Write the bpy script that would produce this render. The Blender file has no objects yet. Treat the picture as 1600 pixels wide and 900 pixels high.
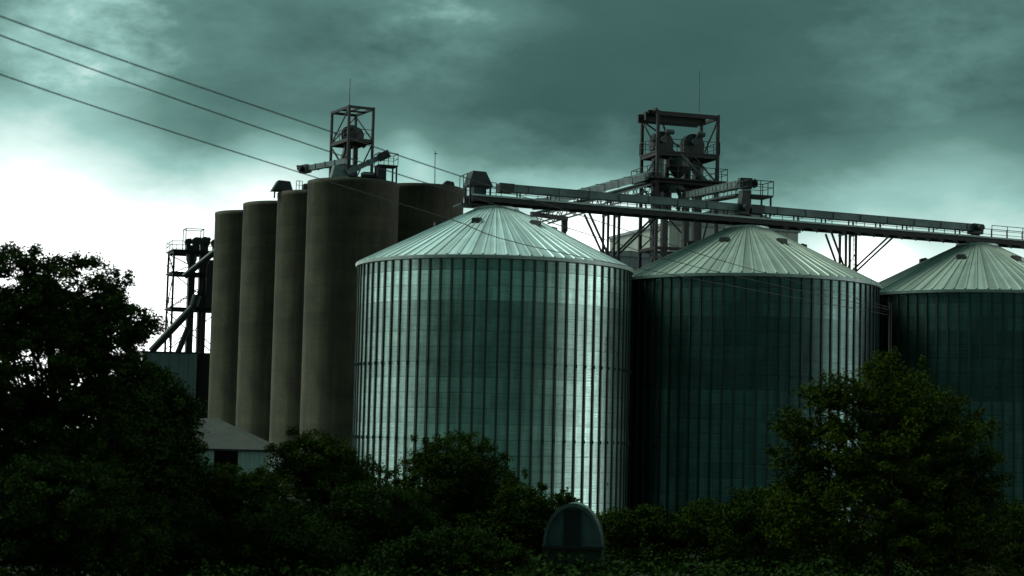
import bpy, math, random
import numpy as np
from mathutils import Vector, Matrix

scene = bpy.context.scene
C = scene.collection
R = math.radians
V = Vector

# ------------------------------------------------------------------ camera
FPX, PITCH, ROLL, CZ = 3000.0, math.atan(245 / 3000.0), 0.024, 5.0
cam_data = bpy.data.cameras.new("camera")
cam_data.sensor_width = 36
cam_data.lens = 36 * FPX / 1600
cam_data.clip_start = 0.5
cam_data.clip_end = 6000
cam_data.dof.use_dof = True
cam_data.dof.focus_distance = 150
cam_data.dof.aperture_fstop = 0.9
cam = bpy.data.objects.new("camera", cam_data)
C.objects.link(cam)
CAM = Matrix.Translation((0, 0, CZ)) @ Matrix.Rotation(R(90) + PITCH, 4, 'X') @ Matrix.Rotation(ROLL, 4, 'Z')
cam.matrix_world = CAM
scene.camera = cam


def at(px, py, Y):
    """world point seen at photo pixel (1600x900) standing at depth Y"""
    d = CAM.to_3x3() @ V(((px - 800) / FPX, -(py - 450) / FPX, -1))
    t = Y / d.y
    return V((0, 0, CZ)) + d * t


# site axes (plan): b runs right and away along the bins, a runs away and left
TH = R(18.7)
B = V((math.cos(TH), math.sin(TH), 0))
A = V((-math.sin(TH), math.cos(TH), 0))
Z = V((0, 0, 1))

# ------------------------------------------------------------------ objects
def tag(o, label=None, cat=None, group=None, kind=None):
    if label: o['label'] = label
    if cat: o['category'] = cat
    if group: o['group'] = group
    if kind: o['kind'] = kind
    return o


def thing(name, loc, label, cat, group=None):
    o = bpy.data.objects.new(name, None)
    o.empty_display_size = 0.3
    C.objects.link(o)
    o.location = loc
    return tag(o, label, cat, group)


def root_loc(o):
    while o.parent: o = o.parent
    return V(o.location)


def copy_tree(o, parent=None):
    c = o.copy()
    C.objects.link(c)
    if parent: c.parent = parent
    for ch in o.children: copy_tree(ch, c)
    return c


class MB:
    def __init__(s): s.v, s.f, s.sm = [], [], []

    def add(s, vs, fs, smooth=False):
        n = len(s.v)
        s.v += [tuple(p) for p in vs]
        s.f += [tuple(i + n for i in f) for f in fs]
        s.sm += [smooth] * len(fs)
        return s

    def hexa(s, p):  # 8 points: bottom 4 ccw, top 4 ccw
        return s.add(p, [(3, 2, 1, 0), (4, 5, 6, 7), (0, 1, 5, 4), (1, 2, 6, 5), (2, 3, 7, 6), (3, 0, 4, 7)])

    def box(s, c, sx, sy, sz, u=B, w=A):
        """box centred in plan on c, standing on c.z"""
        c = V(c); a, b = u * sx / 2, w * sy / 2
        lo = [c - a - b, c + a - b, c + a + b, c - a + b]
        return s.hexa(lo + [p + Z * sz for p in lo])

    def bar(s, p, q, w, h=None):
        p, q = V(p), V(q); h = h or w
        d = (q - p).normalized()
        ref = Z if abs(d.z) < 0.95 else B
        x = d.cross(ref).normalized(); y = x.cross(d).normalized()
        x, y = x * w / 2, y * h / 2
        lo = [p - x - y, p + x - y, p + x + y, p - x + y]
        hi = [o + (q - p) for o in lo]
        return s.hexa(lo + hi)

    def tube(s, p, q, r, r2=None, n=8, caps=True):
        p, q = V(p), V(q); r2 = r if r2 is None else r2
        d = (q - p).normalized()
        x = d.orthogonal().normalized(); y = d.cross(x)
        vs = []
        for o, rr in ((p, r), (q, r2)):
            vs += [o + (x * math.cos(2 * math.pi * k / n) + y * math.sin(2 * math.pi * k / n)) * rr for k in range(n)]
        fs = [(k, (k + 1) % n, n + (k + 1) % n, n + k) for k in range(n)]
        s.add(vs, fs, True)
        if caps: s.add(vs, [tuple(range(n))[::-1], tuple(range(n, 2 * n))])
        return s

    def path(s, pts, r, n=6):
        for i in range(len(pts) - 1): s.tube(pts[i], pts[i + 1], r, n=n, caps=(i in (0, len(pts) - 2)))
        return s

    def lathe(s, prof, c, n=64, smooth=True):
        c = V(c); vs = []
        for r, z in prof:
            vs += [c + V((r * math.sin(2 * math.pi * k / n), -r * math.cos(2 * math.pi * k / n), z)) for k in range(n)]
        fs = []
        for j in range(len(prof) - 1):
            for k in range(n):
                k2 = (k + 1) % n
                fs.append((j * n + k, j * n + k2, (j + 1) * n + k2, (j + 1) * n + k))
        return s.add(vs, fs, smooth)

    def prism(s, poly, o, u, w, thick, smooth=False):
        """2-D outline (x along u, y along Z) extruded along w both ways"""
        o = V(o); n = len(poly)
        f = [o + u * x + Z * y - w * thick / 2 for x, y in poly]
        b = [p + w * thick for p in f]
        s.add(f + b, [tuple(range(n)), tuple(range(n, 2 * n))[::-1]])
        return s.add(f + b, [(k, n + k, n + (k + 1) % n, (k + 1) % n) for k in range(n)])

    def rail(s, p, q, h=1.1, step=1.3, r=0.035, mid=True):
        p, q = V(p), V(q); n = max(1, int(round((q - p).length / step)))
        for k in range(n + 1):
            o = p.lerp(q, k / n); s.bar(o, o + Z * h, r * 1.3)
        s.bar(p + Z * h, q + Z * h, r * 1.4)
        if mid: s.bar(p + Z * h * 0.55, q + Z * h * 0.55, r)
        return s

    def build(s, name, mat, parent=None, loc=None):
        off = root_loc(parent) if parent else V(loc or (0, 0, 0))
        me = bpy.data.meshes.new(name)
        me.from_pydata([tuple(V(p) - off) for p in s.v], [], s.f)
        me.polygons.foreach_set('use_smooth', s.sm)
        me.materials.append(mat)
        me.update()
        o = bpy.data.objects.new(name, me)
        C.objects.link(o)
        if parent: o.parent = parent
        else: o.location = off
        return o


# ------------------------------------------------------------------ materials
def new_mat(name):
    m = bpy.data.materials.new(name); m.use_nodes = True
    nt = m.node_tree
    return m, nt, nt.nodes['Principled BSDF']


def N(nt, t, **kw):
    n = nt.nodes.new(t)
    for k, v in kw.items(): setattr(n, k, v)
    return n


def math_n(nt, op, a, b=None, clamp=False):
    n = N(nt, 'ShaderNodeMath', operation=op, use_clamp=clamp)
    for i, x in enumerate((a, b)):
        if x is None: continue
        if isinstance(x, (int, float)): n.inputs[i].default_value = x
        else: nt.links.new(x, n.inputs[i])
    return n.outputs[0]


def ramp(nt, fac, stops, interp='LINEAR'):
    n = N(nt, 'ShaderNodeValToRGB'); cr = n.color_ramp; cr.interpolation = interp
    while len(cr.elements) < len(stops): cr.elements.new(0.5)
    for e, (p, c) in zip(cr.elements, stops):
        e.position = p
        e.color = (*c, 1) if isinstance(c, tuple) else (c, c, c, 1)
    nt.links.new(fac, n.inputs[0])
    return n.outputs[0]


def mul_col(nt, a, b):
    n = N(nt, 'ShaderNodeMix', data_type='RGBA', blend_type='MULTIPLY')
    n.inputs[0].default_value = 1
    for i, x in ((6, a), (7, b)):
        if isinstance(x, tuple): n.inputs[i].default_value = (*x, 1)
        else: nt.links.new(x, n.inputs[i])
    return n.outputs[2]


def noise(nt, vec, scale, detail=4, rough=0.55, stretch=None):
    if stretch:
        mp = N(nt, 'ShaderNodeMapping'); mp.inputs['Scale'].default_value = stretch
        nt.links.new(vec, mp.inputs[0]); vec = mp.outputs[0]
    n = N(nt, 'ShaderNodeTexNoise')
    n.inputs['Scale'].default_value = scale; n.inputs['Detail'].default_value = detail
    n.inputs['Roughness'].default_value = rough
    nt.links.new(vec, n.inputs['Vector'])
    return n.outputs[0]


def simple(name, col, rough=0.6, metal=0.0, var=0.35, scale=1.5, stretch=None, bump=0.0):
    m, nt, p = new_mat(name)
    tc = N(nt, 'ShaderNodeTexCoord').outputs['Object']
    f = noise(nt, tc, scale, 5, 0.6, stretch)
    k = ramp(nt, f, [(0.3, 1 - var), (0.7, 1 + var * 0.4)])
    nt.links.new(mul_col(nt, k, col), p.inputs['Base Color'])
    p.inputs['Roughness'].default_value = rough
    p.inputs['Metallic'].default_value = metal
    if bump:
        b = N(nt, 'ShaderNodeBump'); b.inputs['Strength'].default_value = bump; b.inputs['Distance'].default_value = 0.05
        nt.links.new(f, b.inputs['Height']); nt.links.new(b.outputs[0], p.inputs['Normal'])
    return m


RING = 1.056  # height of one ring of wall sheets


def bin_wall_mat(name, ring_stops, tint):
    m, nt, p = new_mat(name)
    tc = N(nt, 'ShaderNodeTexCoord').outputs['Object']
    sep = N(nt, 'ShaderNodeSeparateXYZ'); nt.links.new(tc, sep.inputs[0])
    x, y, z = sep.outputs
    zr = math_n(nt, 'DIVIDE', z, RING)
    ring = math_n(nt, 'FLOOR', zr)
    ang = math_n(nt, 'ARCTAN2', x, y)
    # sheets of three stiffener bays, staggered ring by ring
    sh = math_n(nt, 'FLOOR', math_n(nt, 'ADD', math_n(nt, 'MULTIPLY', ang, 76 / 3 / (2 * math.pi)),
                                    math_n(nt, 'MULTIPLY', ring, 0.3333)))
    cmb = N(nt, 'ShaderNodeCombineXYZ'); nt.links.new(ring, cmb.inputs[0]); nt.links.new(sh, cmb.inputs[1])
    wn = N(nt, 'ShaderNodeTexWhiteNoise', noise_dimensions='2D'); nt.links.new(cmb.outputs[0], wn.inputs['Vector'])
    gauge_shade = ramp(nt, math_n(nt, 'DIVIDE', zr, 17.0), ring_stops, 'CONSTANT')  # sheet tone ring by ring, plus painted eave shade on the top ring
    sheet = ramp(nt, wn.outputs[0], [(0.0, 0.84), (1.0, 1.1)])
    seam = ramp(nt, math_n(nt, 'FRACT', zr), [(0.0, 0.5), (0.035, 0.55), (0.06, 1.0), (0.95, 1.0), (1.0, 1.15)])
    streak = ramp(nt, noise(nt, tc, 1.0, 5, 0.65, (2.2, 2.2, 0.12)), [(0.3, 0.72), (0.6, 1.05)])
    blot = ramp(nt, noise(nt, tc, 0.55, 6, 0.65), [(0.3, 0.8), (0.65, 1.06)])
    c = mul_col(nt, gauge_shade, tint)
    scuff = ramp(nt, noise(nt, tc, 1.0, 5, 0.7, (0.5, 0.5, 7.0)), [(0.32, 0.72), (0.55, 1.04)])
    rustm = ramp(nt, noise(nt, tc, 1.0, 4, 0.65, (3.2, 3.2, 0.22)), [(0.62, 0.0), (0.78, 0.55)])
    for k in (sheet, seam, streak, blot, scuff): c = mul_col(nt, c, k)
    rm = N(nt, 'ShaderNodeMix', data_type='RGBA'); nt.links.new(rustm, rm.inputs[0]); nt.links.new(c, rm.inputs[6]); rm.inputs[7].default_value = (.07, .062, .045, 1)
    c = rm.outputs[2]
    nt.links.new(c, p.inputs['Base Color'])
    p.inputs['Metallic'].default_value = 0.82
    rg = ramp(nt, noise(nt, tc, 0.8, 4, 0.6), [(0.3, 0.27), (0.7, 0.38)])
    nt.links.new(rg, p.inputs['Roughness'])
    corr = math_n(nt, 'SINE', math_n(nt, 'MULTIPLY', z, 2 * math.pi / (RING / 10)))
    b = N(nt, 'ShaderNodeBump'); b.inputs['Strength'].default_value = 0.35; b.inputs['Distance'].default_value = 0.01
    nt.links.new(corr, b.inputs['Height'])
    dent = noise(nt, tc, 0.9, 3, 0.5)
    b2 = N(nt, 'ShaderNodeBump'); b2.inputs['Strength'].default_value = 0.12; b2.inputs['Distance'].default_value = 0.06
    nt.links.new(dent, b2.inputs['Height']); nt.links.new(b.outputs[0], b2.inputs['Normal'])
    nt.links.new(b2.outputs[0], p.inputs['Normal'])
    return m


def bin_roof_mat(name, tint):
    m, nt, p = new_mat(name)
    tc = N(nt, 'ShaderNodeTexCoord').outputs['Object']
    sep = N(nt, 'ShaderNodeSeparateXYZ'); nt.links.new(tc, sep.inputs[0])
    ang = math_n(nt, 'ARCTAN2', sep.outputs[0], sep.outputs[1])
    rad = N(nt, 'ShaderNodeVectorMath', operation='LENGTH'); nt.links.new(tc, rad.inputs[0])
    panel = math_n(nt, 'FLOOR', math_n(nt, 'MULTIPLY', ang, 76 / (2 * math.pi)))
    wn = N(nt, 'ShaderNodeTexWhiteNoise', noise_dimensions='1D'); nt.links.new(panel, wn.inputs['W'])
    sheet = ramp(nt, wn.outputs[0], [(0.0, 0.8), (1.0, 1.06)])
    cmb = N(nt, 'ShaderNodeCombineXYZ')
    nt.links.new(math_n(nt, 'MULTIPLY', ang, 22), cmb.inputs[0]); nt.links.new(math_n(nt, 'MULTIPLY', rad.outputs['Value'], 0.35), cmb.inputs[1])
    streak = ramp(nt, noise(nt, cmb.outputs[0], 1.0, 5, 0.65), [(0.3, 0.55), (0.62, 1.06)])
    blot = ramp(nt, noise(nt, tc, 0.5, 6, 0.65), [(0.3, 0.8), (0.65, 1.05)])
    c = mul_col(nt, sheet, tint)
    c = mul_col(nt, mul_col(nt, c, streak), blot)
    nt.links.new(c, p.inputs['Base Color'])
    p.inputs['Metallic'].default_value = 0.25
    p.inputs['Roughness'].default_value = 0.5
    return m


def concrete_mat(name, col):
    m, nt, p = new_mat(name)
    tc = N(nt, 'ShaderNodeTexCoord').outputs['Object']
    sep = N(nt, 'ShaderNodeSeparateXYZ'); nt.links.new(tc, sep.inputs[0])
    z = sep.outputs[2]
    streak = ramp(nt, noise(nt, tc, 1.0, 6, 0.65, (0.9, 0.9, 0.05)), [(0.28, 0.42), (0.62, 1.15)])
    blot = ramp(nt, noise(nt, tc, 0.28, 6, 0.62), [(0.32, 0.5), (0.66, 1.15)])
    fine = ramp(nt, noise(nt, tc, 4.0, 5, 0.7), [(0.3, 0.8), (0.7, 1.1)])
    lift = math_n(nt, 'FLOOR', math_n(nt, 'DIVIDE', z, 1.3))
    wn = N(nt, 'ShaderNodeTexWhiteNoise', noise_dimensions='1D'); nt.links.new(lift, wn.inputs['W'])
    lf = mul_col(nt, ramp(nt, wn.outputs[0], [(0, 0.82), (1, 1.08)]), ramp(nt, math_n(nt, 'FRACT', math_n(nt, 'DIVIDE', z, 1.3)), [(0.0, 0.78), (0.08, 1.0)]))
    # rain stains running down from the rim
    zz = math_n(nt, 'ADD', z, math_n(nt, 'MULTIPLY', noise(nt, tc, 1.0, 4, 0.6, (1.6, 1.6, 0.1)), 5.0))
    rim = ramp(nt, math_n(nt, 'DIVIDE', zz, 35.0), [(0.84, 1.0), (0.95, 0.45)])
    c = mul_col(nt, streak, col)
    for k in (blot, fine, lf, rim): c = mul_col(nt, c, k)
    nt.links.new(c, p.inputs['Base Color'])
    p.inputs['Roughness'].default_value = 0.9
    b = N(nt, 'ShaderNodeBump'); b.inputs['Strength'].default_value = 0.3; b.inputs['Distance'].default_value = 0.03
    nt.links.new(noise(nt, tc, 6.0, 5, 0.7), b.inputs['Height']); nt.links.new(b.outputs[0], p.inputs['Normal'])
    return m


def leaf_mat(name, dark, light):
    m, nt, p = new_mat(name)
    geo = N(nt, 'ShaderNodeNewGeometry')
    tc = N(nt, 'ShaderNodeTexCoord').outputs['Object']
    big = noise(nt, tc, 0.7, 3, 0.5)
    f = math_n(nt, 'ADD', math_n(nt, 'MULTIPLY', geo.outputs['Random Per Island'], 0.32), math_n(nt, 'MULTIPLY', big, 0.75))
    c = ramp(nt, f, [(0.15, dark), (0.85, light)])
    nt.links.new(c, p.inputs['Base Color'])
    p.inputs['Roughness'].default_value = 0.8
    p.inputs['Specular IOR Level'].default_value = 0.04
    return m


def clad_mat(name, col, period, rough=0.5, metal=0.2):
    m, nt, p = new_mat(name)
    tc = N(nt, 'ShaderNodeTexCoord').outputs['Object']
    sep = N(nt, 'ShaderNodeSeparateXYZ'); nt.links.new(tc, sep.inputs[0])
    s = math_n(nt, 'ADD', math_n(nt, 'MULTIPLY', sep.outputs[0], B.x), math_n(nt, 'MULTIPLY', sep.outputs[1], B.y))
    fr = math_n(nt, 'FRACT', math_n(nt, 'DIVIDE', s, period))
    rib = ramp(nt, fr, [(0.0, 0.7), (0.12, 1.0), (0.85, 1.0), (1.0, 0.75)])
    streak = ramp(nt, noise(nt, tc, 1.0, 5, 0.6, (1, 1, 0.12)), [(0.3, 0.75), (0.65, 1.05)])
    nt.links.new(mul_col(nt, mul_col(nt, rib, col), streak), p.inputs['Base Color'])
    p.inputs['Roughness'].default_value = rough; p.inputs['Metallic'].default_value = metal
    return m


GAUGE_SHADE1 = [(0.0, 1.0), (2 / 17, 0.84), (5 / 17, 0.92), (6 / 17, 0.72), (8.999 / 17, 0.58), (13.999 / 17, 0.95), (15.999 / 17, 0.6)]  # sheet batches from the bottom up; last stop paints shade under the eave
GAUGE_SHADE2 = [(0.0, 0.8), (3 / 17, 0.7), (8.999 / 17, 0.5), (13.999 / 17, 0.68), (15.999 / 17, 0.58)]  # older sheets; top ring again darkened to paint in the eave's shade
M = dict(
    wall1=bin_wall_mat('galvanised_sheet', GAUGE_SHADE1, (0.50, 0.75, 0.66)),
    wall2=bin_wall_mat('weathered_galvanised_sheet', GAUGE_SHADE2, (0.16, 0.29, 0.265)),
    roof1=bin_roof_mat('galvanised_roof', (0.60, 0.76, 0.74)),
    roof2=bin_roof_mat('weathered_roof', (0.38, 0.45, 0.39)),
    stiff=simple('stiffener_steel', (0.03, 0.055, 0.05), 0.6, 0.2, 0.3, 2, (1, 1, .2)),
    trim=simple('eave_trim', (0.36, 0.46, 0.43), 0.5, 0.3, 0.3, 1.2),
    dark=simple('dark_steel', (0.014, 0.020, 0.019), 0.6, 0.2, 0.4, 1.5),
    post=simple('oxide_painted_steel', (0.0115, 0.0115, 0.011), 0.65, 0.0, 0.4, 1.2),
    galv=simple('galvanised_frame', (0.075, 0.105, 0.10), 0.5, 0.4, 0.4, 1.0),
    trough=simple('conveyor_casing', (0.13, 0.185, 0.175), 0.5, 0.4, 0.4, 0.9),
    mach=simple('machine_paint', (0.030, 0.043, 0.041), 0.5, 0.2, 0.4, 2.0),
    pale=simple('pale_hood_sheet', (0.16, 0.22, 0.205), 0.5, 0.3, 0.35, 1.5),
    concrete=concrete_mat('stained_concrete', (0.078, 0.076, 0.042)),
    clad=clad_mat('grey_cladding', (0.20, 0.25, 0.24), 1.0),
    clad_pale=clad_mat('pale_cladding', (0.36, 0.42, 0.36), 1.0),
    block=clad_mat('blue_grey_cladding', (0.17, 0.225, 0.24), 1.0),
    shed_roof=simple('fibre_cement', (0.030, 0.033, 0.028), 0.85, 0, 0.4, 0.8, (1, 1, 1)),
    shed_wall=clad_mat('shed_sheet', (0.42, 0.51, 0.48), 0.35),
    gap_fill=simple('near_black_fill', (0.02, 0.02, 0.02), 0.9),  # near-black colour for the filler box added beside the block building
    bark=simple('bark', (0.022, 0.018, 0.013), 0.9, 0, 0.4, 4, (1, 1, .3), 0.5),
    leaf_a=leaf_mat('broad_leaf', (0.004, 0.011, 0.002), (0.022, 0.048, 0.006)),
    leaf_b=leaf_mat('shrub_leaf', (0.004, 0.011, 0.002), (0.030, 0.056, 0.003)),
    leaf_c=leaf_mat('feathery_leaf', (0.005, 0.012, 0.002), (0.042, 0.068, 0.003)),
    ground=simple('rough_ground', (0.018, 0.022, 0.010), 0.95, 0, 0.5, 0.3, None, 0.5),
    grass=leaf_mat('grass_blade', (0.03, 0.04, 0.012), (0.09, 0.085, 0.03)),
    cable=simple('cable', (0.010, 0.012, 0.012), 0.6),
    wood=simple('pole_wood', (0.015, 0.013, 0.011), 0.9, 0, 0.4, 3, (1, 1, .1)),
    tank=simple('weathered_sheet', (0.085, 0.13, 0.12), 0.7, 0.1, 0.4, 1.2),
    plinth=simple('plinth_concrete', (0.05, 0.065, 0.04), 0.9, 0, 0.4, 1.5),
)

# ------------------------------------------------------------------ ground
gm = MB()
xs = [-3000, -600, -200, -80, -40, -20, 0, 20, 40, 80, 200, 600, 3000]
ys = [-3000, -400, -60, -20, -6, 6, 12, 18, 24, 32, 45, 60, 90, 130, 200, 320, 700, 3000]


def gz(x, y):
    t = min(1, max(0, (30 - abs(y)) / 22))  # railway bank under the viewpoint
    return 2.4 * t * t * (3 - 2 * t)


gm.add([(x, y, gz(x, y)) for y in ys for x in xs],
       [(j * len(xs) + i, j * len(xs) + i + 1, (j + 1) * len(xs) + i + 1, (j + 1) * len(xs) + i)
        for j in range(len(ys) - 1) for i in range(len(xs) - 1)], True)
tag(gm.build('ground', M['ground']), kind='structure')

# ------------------------------------------------------------------ steel grain bins
BR, BH, NS = 10.0, 17 * RING, 76
EAVE_R, CAP_R = 10.2, 1.6
SL = 0.5
P1 = V((-1.3, 141.0, 0))
BINS = [P1, P1 + B * 20.45 - Z * .2, P1 + B * 40.9 - Z * .4]
APEX = BH + (EAVE_R - CAP_R) * SL


def make_bin(loc, label, wall, roof, vent_phase, nv):
    t = thing('grain_bin', loc, label, 'grain bin', 'corrugated steel grain bins in a row')
    o = V(loc)
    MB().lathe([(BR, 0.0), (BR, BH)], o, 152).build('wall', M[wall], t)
    st = None
    for k in range(NS):
        th = 2 * math.pi * (k + 0.5) / NS
        if st is None:
            m = MB()
            w, d = 0.085, 0.10
            m.hexa([(-w, 0.01, 0), (-w * .8, -d, 0), (w * .8, -d, 0), (w, 0.01, 0),
                    (-w, 0.01, BH - .12), (-w * .8, -d, BH - .12), (w * .8, -d, BH - .12), (w, 0.01, BH - .12)])
            m.bar((0, -d - .006, 5.2), (0, -d - .006, 5.42), 0.17, 0.02)
            m.bar((0, -d - .006, 10.4), (0, -d - .006, 10.62), 0.17, 0.02)
            st = m.build('stiffener', M['stiff']); st.parent = t; s = st
        else:
            s = st.copy(); C.objects.link(s)
        s.rotation_euler = (0, 0, th)
        s.location = (BR * math.sin(th), -BR * math.cos(th), 0)
    # ribbed conical roof
    m = MB(); n = NS * 4
    def rr(k, r):
        return {0: 0.0, 1: 0.07, 2: 0.07, 3: 0.0}[k]
    vs, fs = [], []
    radii = [EAVE_R, 7.5, 4.5, CAP_R]
    for r in radii:
        for k in range(NS):
            for q, (da, up) in enumerate(((0.0, 0), (0.06, 0.075), (0.16, 0.075), (0.22, 0.0))):
                th = 2 * math.pi * (k + da) / NS
                sc = 1.0 if r > 3 else 0.6
                vs.append(o + V((r * math.sin(th), -r * math.cos(th), BH + (EAVE_R - r) * SL + up * sc)))
    for j in range(len(radii) - 1):
        for k in range(n):
            k2 = (k + 1) % n
            fs.append((j * n + k, j * n + k2, (j + 1) * n + k2, (j + 1) * n + k))
    m.add(vs, fs)
    rf = m.build('roof', M[roof], t)
    # roof vents
    for k in range(nv):
        th = R(vent_phase) + 2 * math.pi * k / nv
        r = 4.3
        dirv = V((math.sin(th), -math.cos(th), 0)); side = V((math.cos(th), math.sin(th), 0))
        c = o + dirv * r + Z * (BH + (EAVE_R - r) * SL)
        v = MB()
        v.prism([(-.3, -.05), (.3, -.3), (.3, .22), (-.1, .32), (-.3, .2)], c, dirv, side, 0.62)
        v.build('roof_vent', M['dark'], rf)
    e = MB().lathe([(BR + .03, BH - .28), (EAVE_R + .02, BH - .24), (EAVE_R + .05, BH - .02), (EAVE_R - .05, BH + .03)], o, 152, False)
    e.build('eave_ring', M['trim'], t)
    cp = MB().lathe([(CAP_R + .08, APEX - .06), (CAP_R + .08, APEX + .13), (CAP_R - .1, APEX + .17), (0.5, APEX + .3), (0.01, APEX + .3)], o, 40, False)
    cp.build('roof_cap', M['trim'], t)
    return t


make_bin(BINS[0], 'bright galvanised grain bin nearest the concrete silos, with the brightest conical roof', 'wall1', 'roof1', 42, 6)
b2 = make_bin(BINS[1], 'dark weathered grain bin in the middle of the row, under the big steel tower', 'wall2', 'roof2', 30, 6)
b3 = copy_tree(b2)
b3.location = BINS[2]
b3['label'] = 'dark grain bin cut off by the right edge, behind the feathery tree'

# ------------------------------------------------------------------ concrete silos
SR = 4.35


def make_silo(loc, h, label):
    t = thing('concrete_silo', loc, label, 'silo', 'tall concrete silos')
    m = MB().lathe([(SR, 0), (SR, h - .5), (SR + .03, h - .45), (SR + .03, h), (SR - .2, h + .02)], loc, 72)
    m.build('shaft', M['concrete'], t)
    MB().lathe([(SR - .2, h + .02), (2.0, h + .25), (0.01, h + .4)], loc, 48).build('roof_slab', M['concrete'], t)
    return t


S4 = V((at(552, 277, 182).x, 182, 0))
ST = at(552, 279, 178.5).z
row = [('front concrete silo carrying the small lattice tower', 552, 182),
       ('second concrete silo from the front, a hooded vent on its left edge', 502, 191.4),
       ('third concrete silo from the front, dark on its right side', 446, 200.8),
       ('rearmost concrete silo at the left end, beside the lattice plant tower', 400, 209.5)]
SILO = []
for lab, px, Y in row:
    SILO.append(make_silo(V((at(px, 300, Y).x, Y, 0)), ST, lab))
S5 = V((at(658, 300, 194).x, 194, 0))
H5 = at(660, 286.5, 190).z
SILO.append(make_silo(S5, H5, 'concrete silo in the shade behind the front silo, a thin pole on top'))

# ------------------------------------------------------------------ plant parts
def lattice_box(t, F, sb, sa, z0, z1, levels, mat, pw=0.22, brace=True, bays=None, beam_mat=None, skip=(0,)):
    """four posts, ring beams at the levels, diagonal bracing between them"""
    cs = [F, F + B * sb, F + B * sb + A * sa, F + A * sa]
    cs = [V((c.x, c.y, 0)) for c in cs]
    for c in cs:
        MB().bar(c + Z * z0, c + Z * z1, pw).build('post', M[mat], t)
    for L in levels:
        m = MB()
        for i in range(4):
            p, q = cs[i], cs[(i + 1) % 4]
            d = (q - p).normalized() * (pw / 2 + .002)
            m.bar(p + d + Z * L, q - d + Z * L, pw * .8, pw * 1.1)
        m.build('ring_beam', M[beam_mat or mat], t)
    if brace:
        lv = bays or levels
        for j in range(len(lv) - 1):
            for i in range(4):
                if i in skip and lv[j] > 20: continue
                p, q = cs[i], cs[(i + 1) % 4]
                lo, hi = lv[j] + pw * .6, lv[j + 1] - pw * .6
                m = MB()
                if (i + j) % 2: p, q = q, p
                m.bar(p + Z * lo, q + Z * hi, pw * .45)
                if i in (0, 2): m.bar(q + Z * lo + A * .1, p.lerp(q, .5) + Z * ((lo + hi) / 2) + A * .1, pw * .4)
                m.build('brace', M[mat], t)
    return cs


def platform(t, F, sb, sa, z, over=0.0, mat='dark', rails=(0, 1, 2, 3), rh=1.1):
    o = F - B * over - A * over
    w, d = sb + 2 * over, sa + 2 * over
    c = o + B * w / 2 + A * d / 2
    MB().box(V((c.x, c.y, z)), w, d, .14, B, A).build('platform', M[mat], t)
    cs = [o, o + B * w, o + B * w + A * d, o + A * d]
    cs = [V((q.x, q.y, z + .14)) for q in cs]
    if rails:
        m = MB()
        for i in rails: m.rail(cs[i], cs[(i + 1) % 4], rh, 1.2, .04)
        m.build('railing', M[mat], t)


def elevator(name, base, z0, z1, label, group, gap=1.0, s=1.0, ax=B):
    """bucket elevator: two casings, round-backed head, motor, spout"""
    base = V((base.x, base.y, 0)); o = A if ax is B else B
    t = thing(name, base + Z * z0, label, 'elevator', group)
    for k in (-1, 1):
        c = base + ax * gap * s / 2 * k
        m = MB().box(c + Z * z0, .5 * s, .62 * s, z1 - z0)
        zz = z0 + 2.4
        while zz < z1 - 1:
            m.box(c + Z * zz, .6 * s, .72 * s, .08); zz += 2.4
        m.build('casing', M['mach'], t)
    W = (gap + .9) * s / 2
    prof = [(-W, 0), (W, 0), (W * 1.1, .35 * s), (W * 1.15, .9 * s)]
    for k in range(1, 9):
        a = math.pi * k / 10
        prof.append((W * 1.05 * math.cos(a), .9 * s + .85 * s * math.sin(a)))
    prof += [(-W * 1.05, .9 * s)]
    MB().prism(prof, base + Z * z1, ax, o, .95 * s).build('head', M['mach'], t)
    m = MB()
    c = base + Z * (z1 + .95 * s) - o * .5 * s
    m.tube(c, c - o * .35 * s, .3 * s, n=12)
    c2 = c + Z * .75 * s - o * .25 * s + ax * .35 * s
    m.tube(c2 - ax * .15 * s, c2 + ax * .6 * s, .24 * s, n=12)
    m.bar(c - o * .2 * s, c2, .2 * s)
    m.build('motor', M['galv'], t)
    m = MB()
    p = base + ax * (W * 1.0) + Z * (z1 + .3 * s)
    m.tube(p, p + ax * .7 * s - Z * 1.0 * s, .24 * s, n=10)
    m.build('spout', M['mach'], t)
    return t


def conveyor(name, p, q, label, w=.75, h=.68, step=2.4, group=None, head=True, legs=0.0, ends=True):
    """enclosed belt casing with flanges, head hood and drive"""
    p, q = V(p), V(q)
    t = thing(name, V((p.x, p.y, p.z)), label, 'conveyor', group)
    d = (q - p).normalized(); L = (q - p).length
    m = MB().bar(p, q, w, h)
    n = int(L / step)
    for k in range(1, n + 1):
        o = p + d * (k * step)
        if k * step < L - .2: m.bar(o - d * .04, o + d * .04, w + .1, h + .1)
    m.build('casing', M['trough'], t)
    if head:
        side = d.cross(Z).normalized()
        m = MB().bar(q - d * .25, q + d * .75, w + .22, h + .26)
        m.build('head_hood', M['mach'], t)
        c = q + d * .35 - side * (w / 2 + .12)
        MB().tube(c, c - side * .45, .26, n=12).bar(c - side * .2 - Z * .3, c - side * .2 + Z * .32 + d * .4, .2).build('motor', M['dark'], t)
    return t


# ---- catwalk and conveyors over the bins
CW0 = BINS[0] - B * 2.6
CW1 = BINS[2] + B * 11
DECK = 23.1   # deck level over the first bin; the run falls 15 mm per metre


def on_line(s, z, off=0.0):
    return BINS[0] + B * s + A * off + Z * (z - .015 * s)


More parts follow.
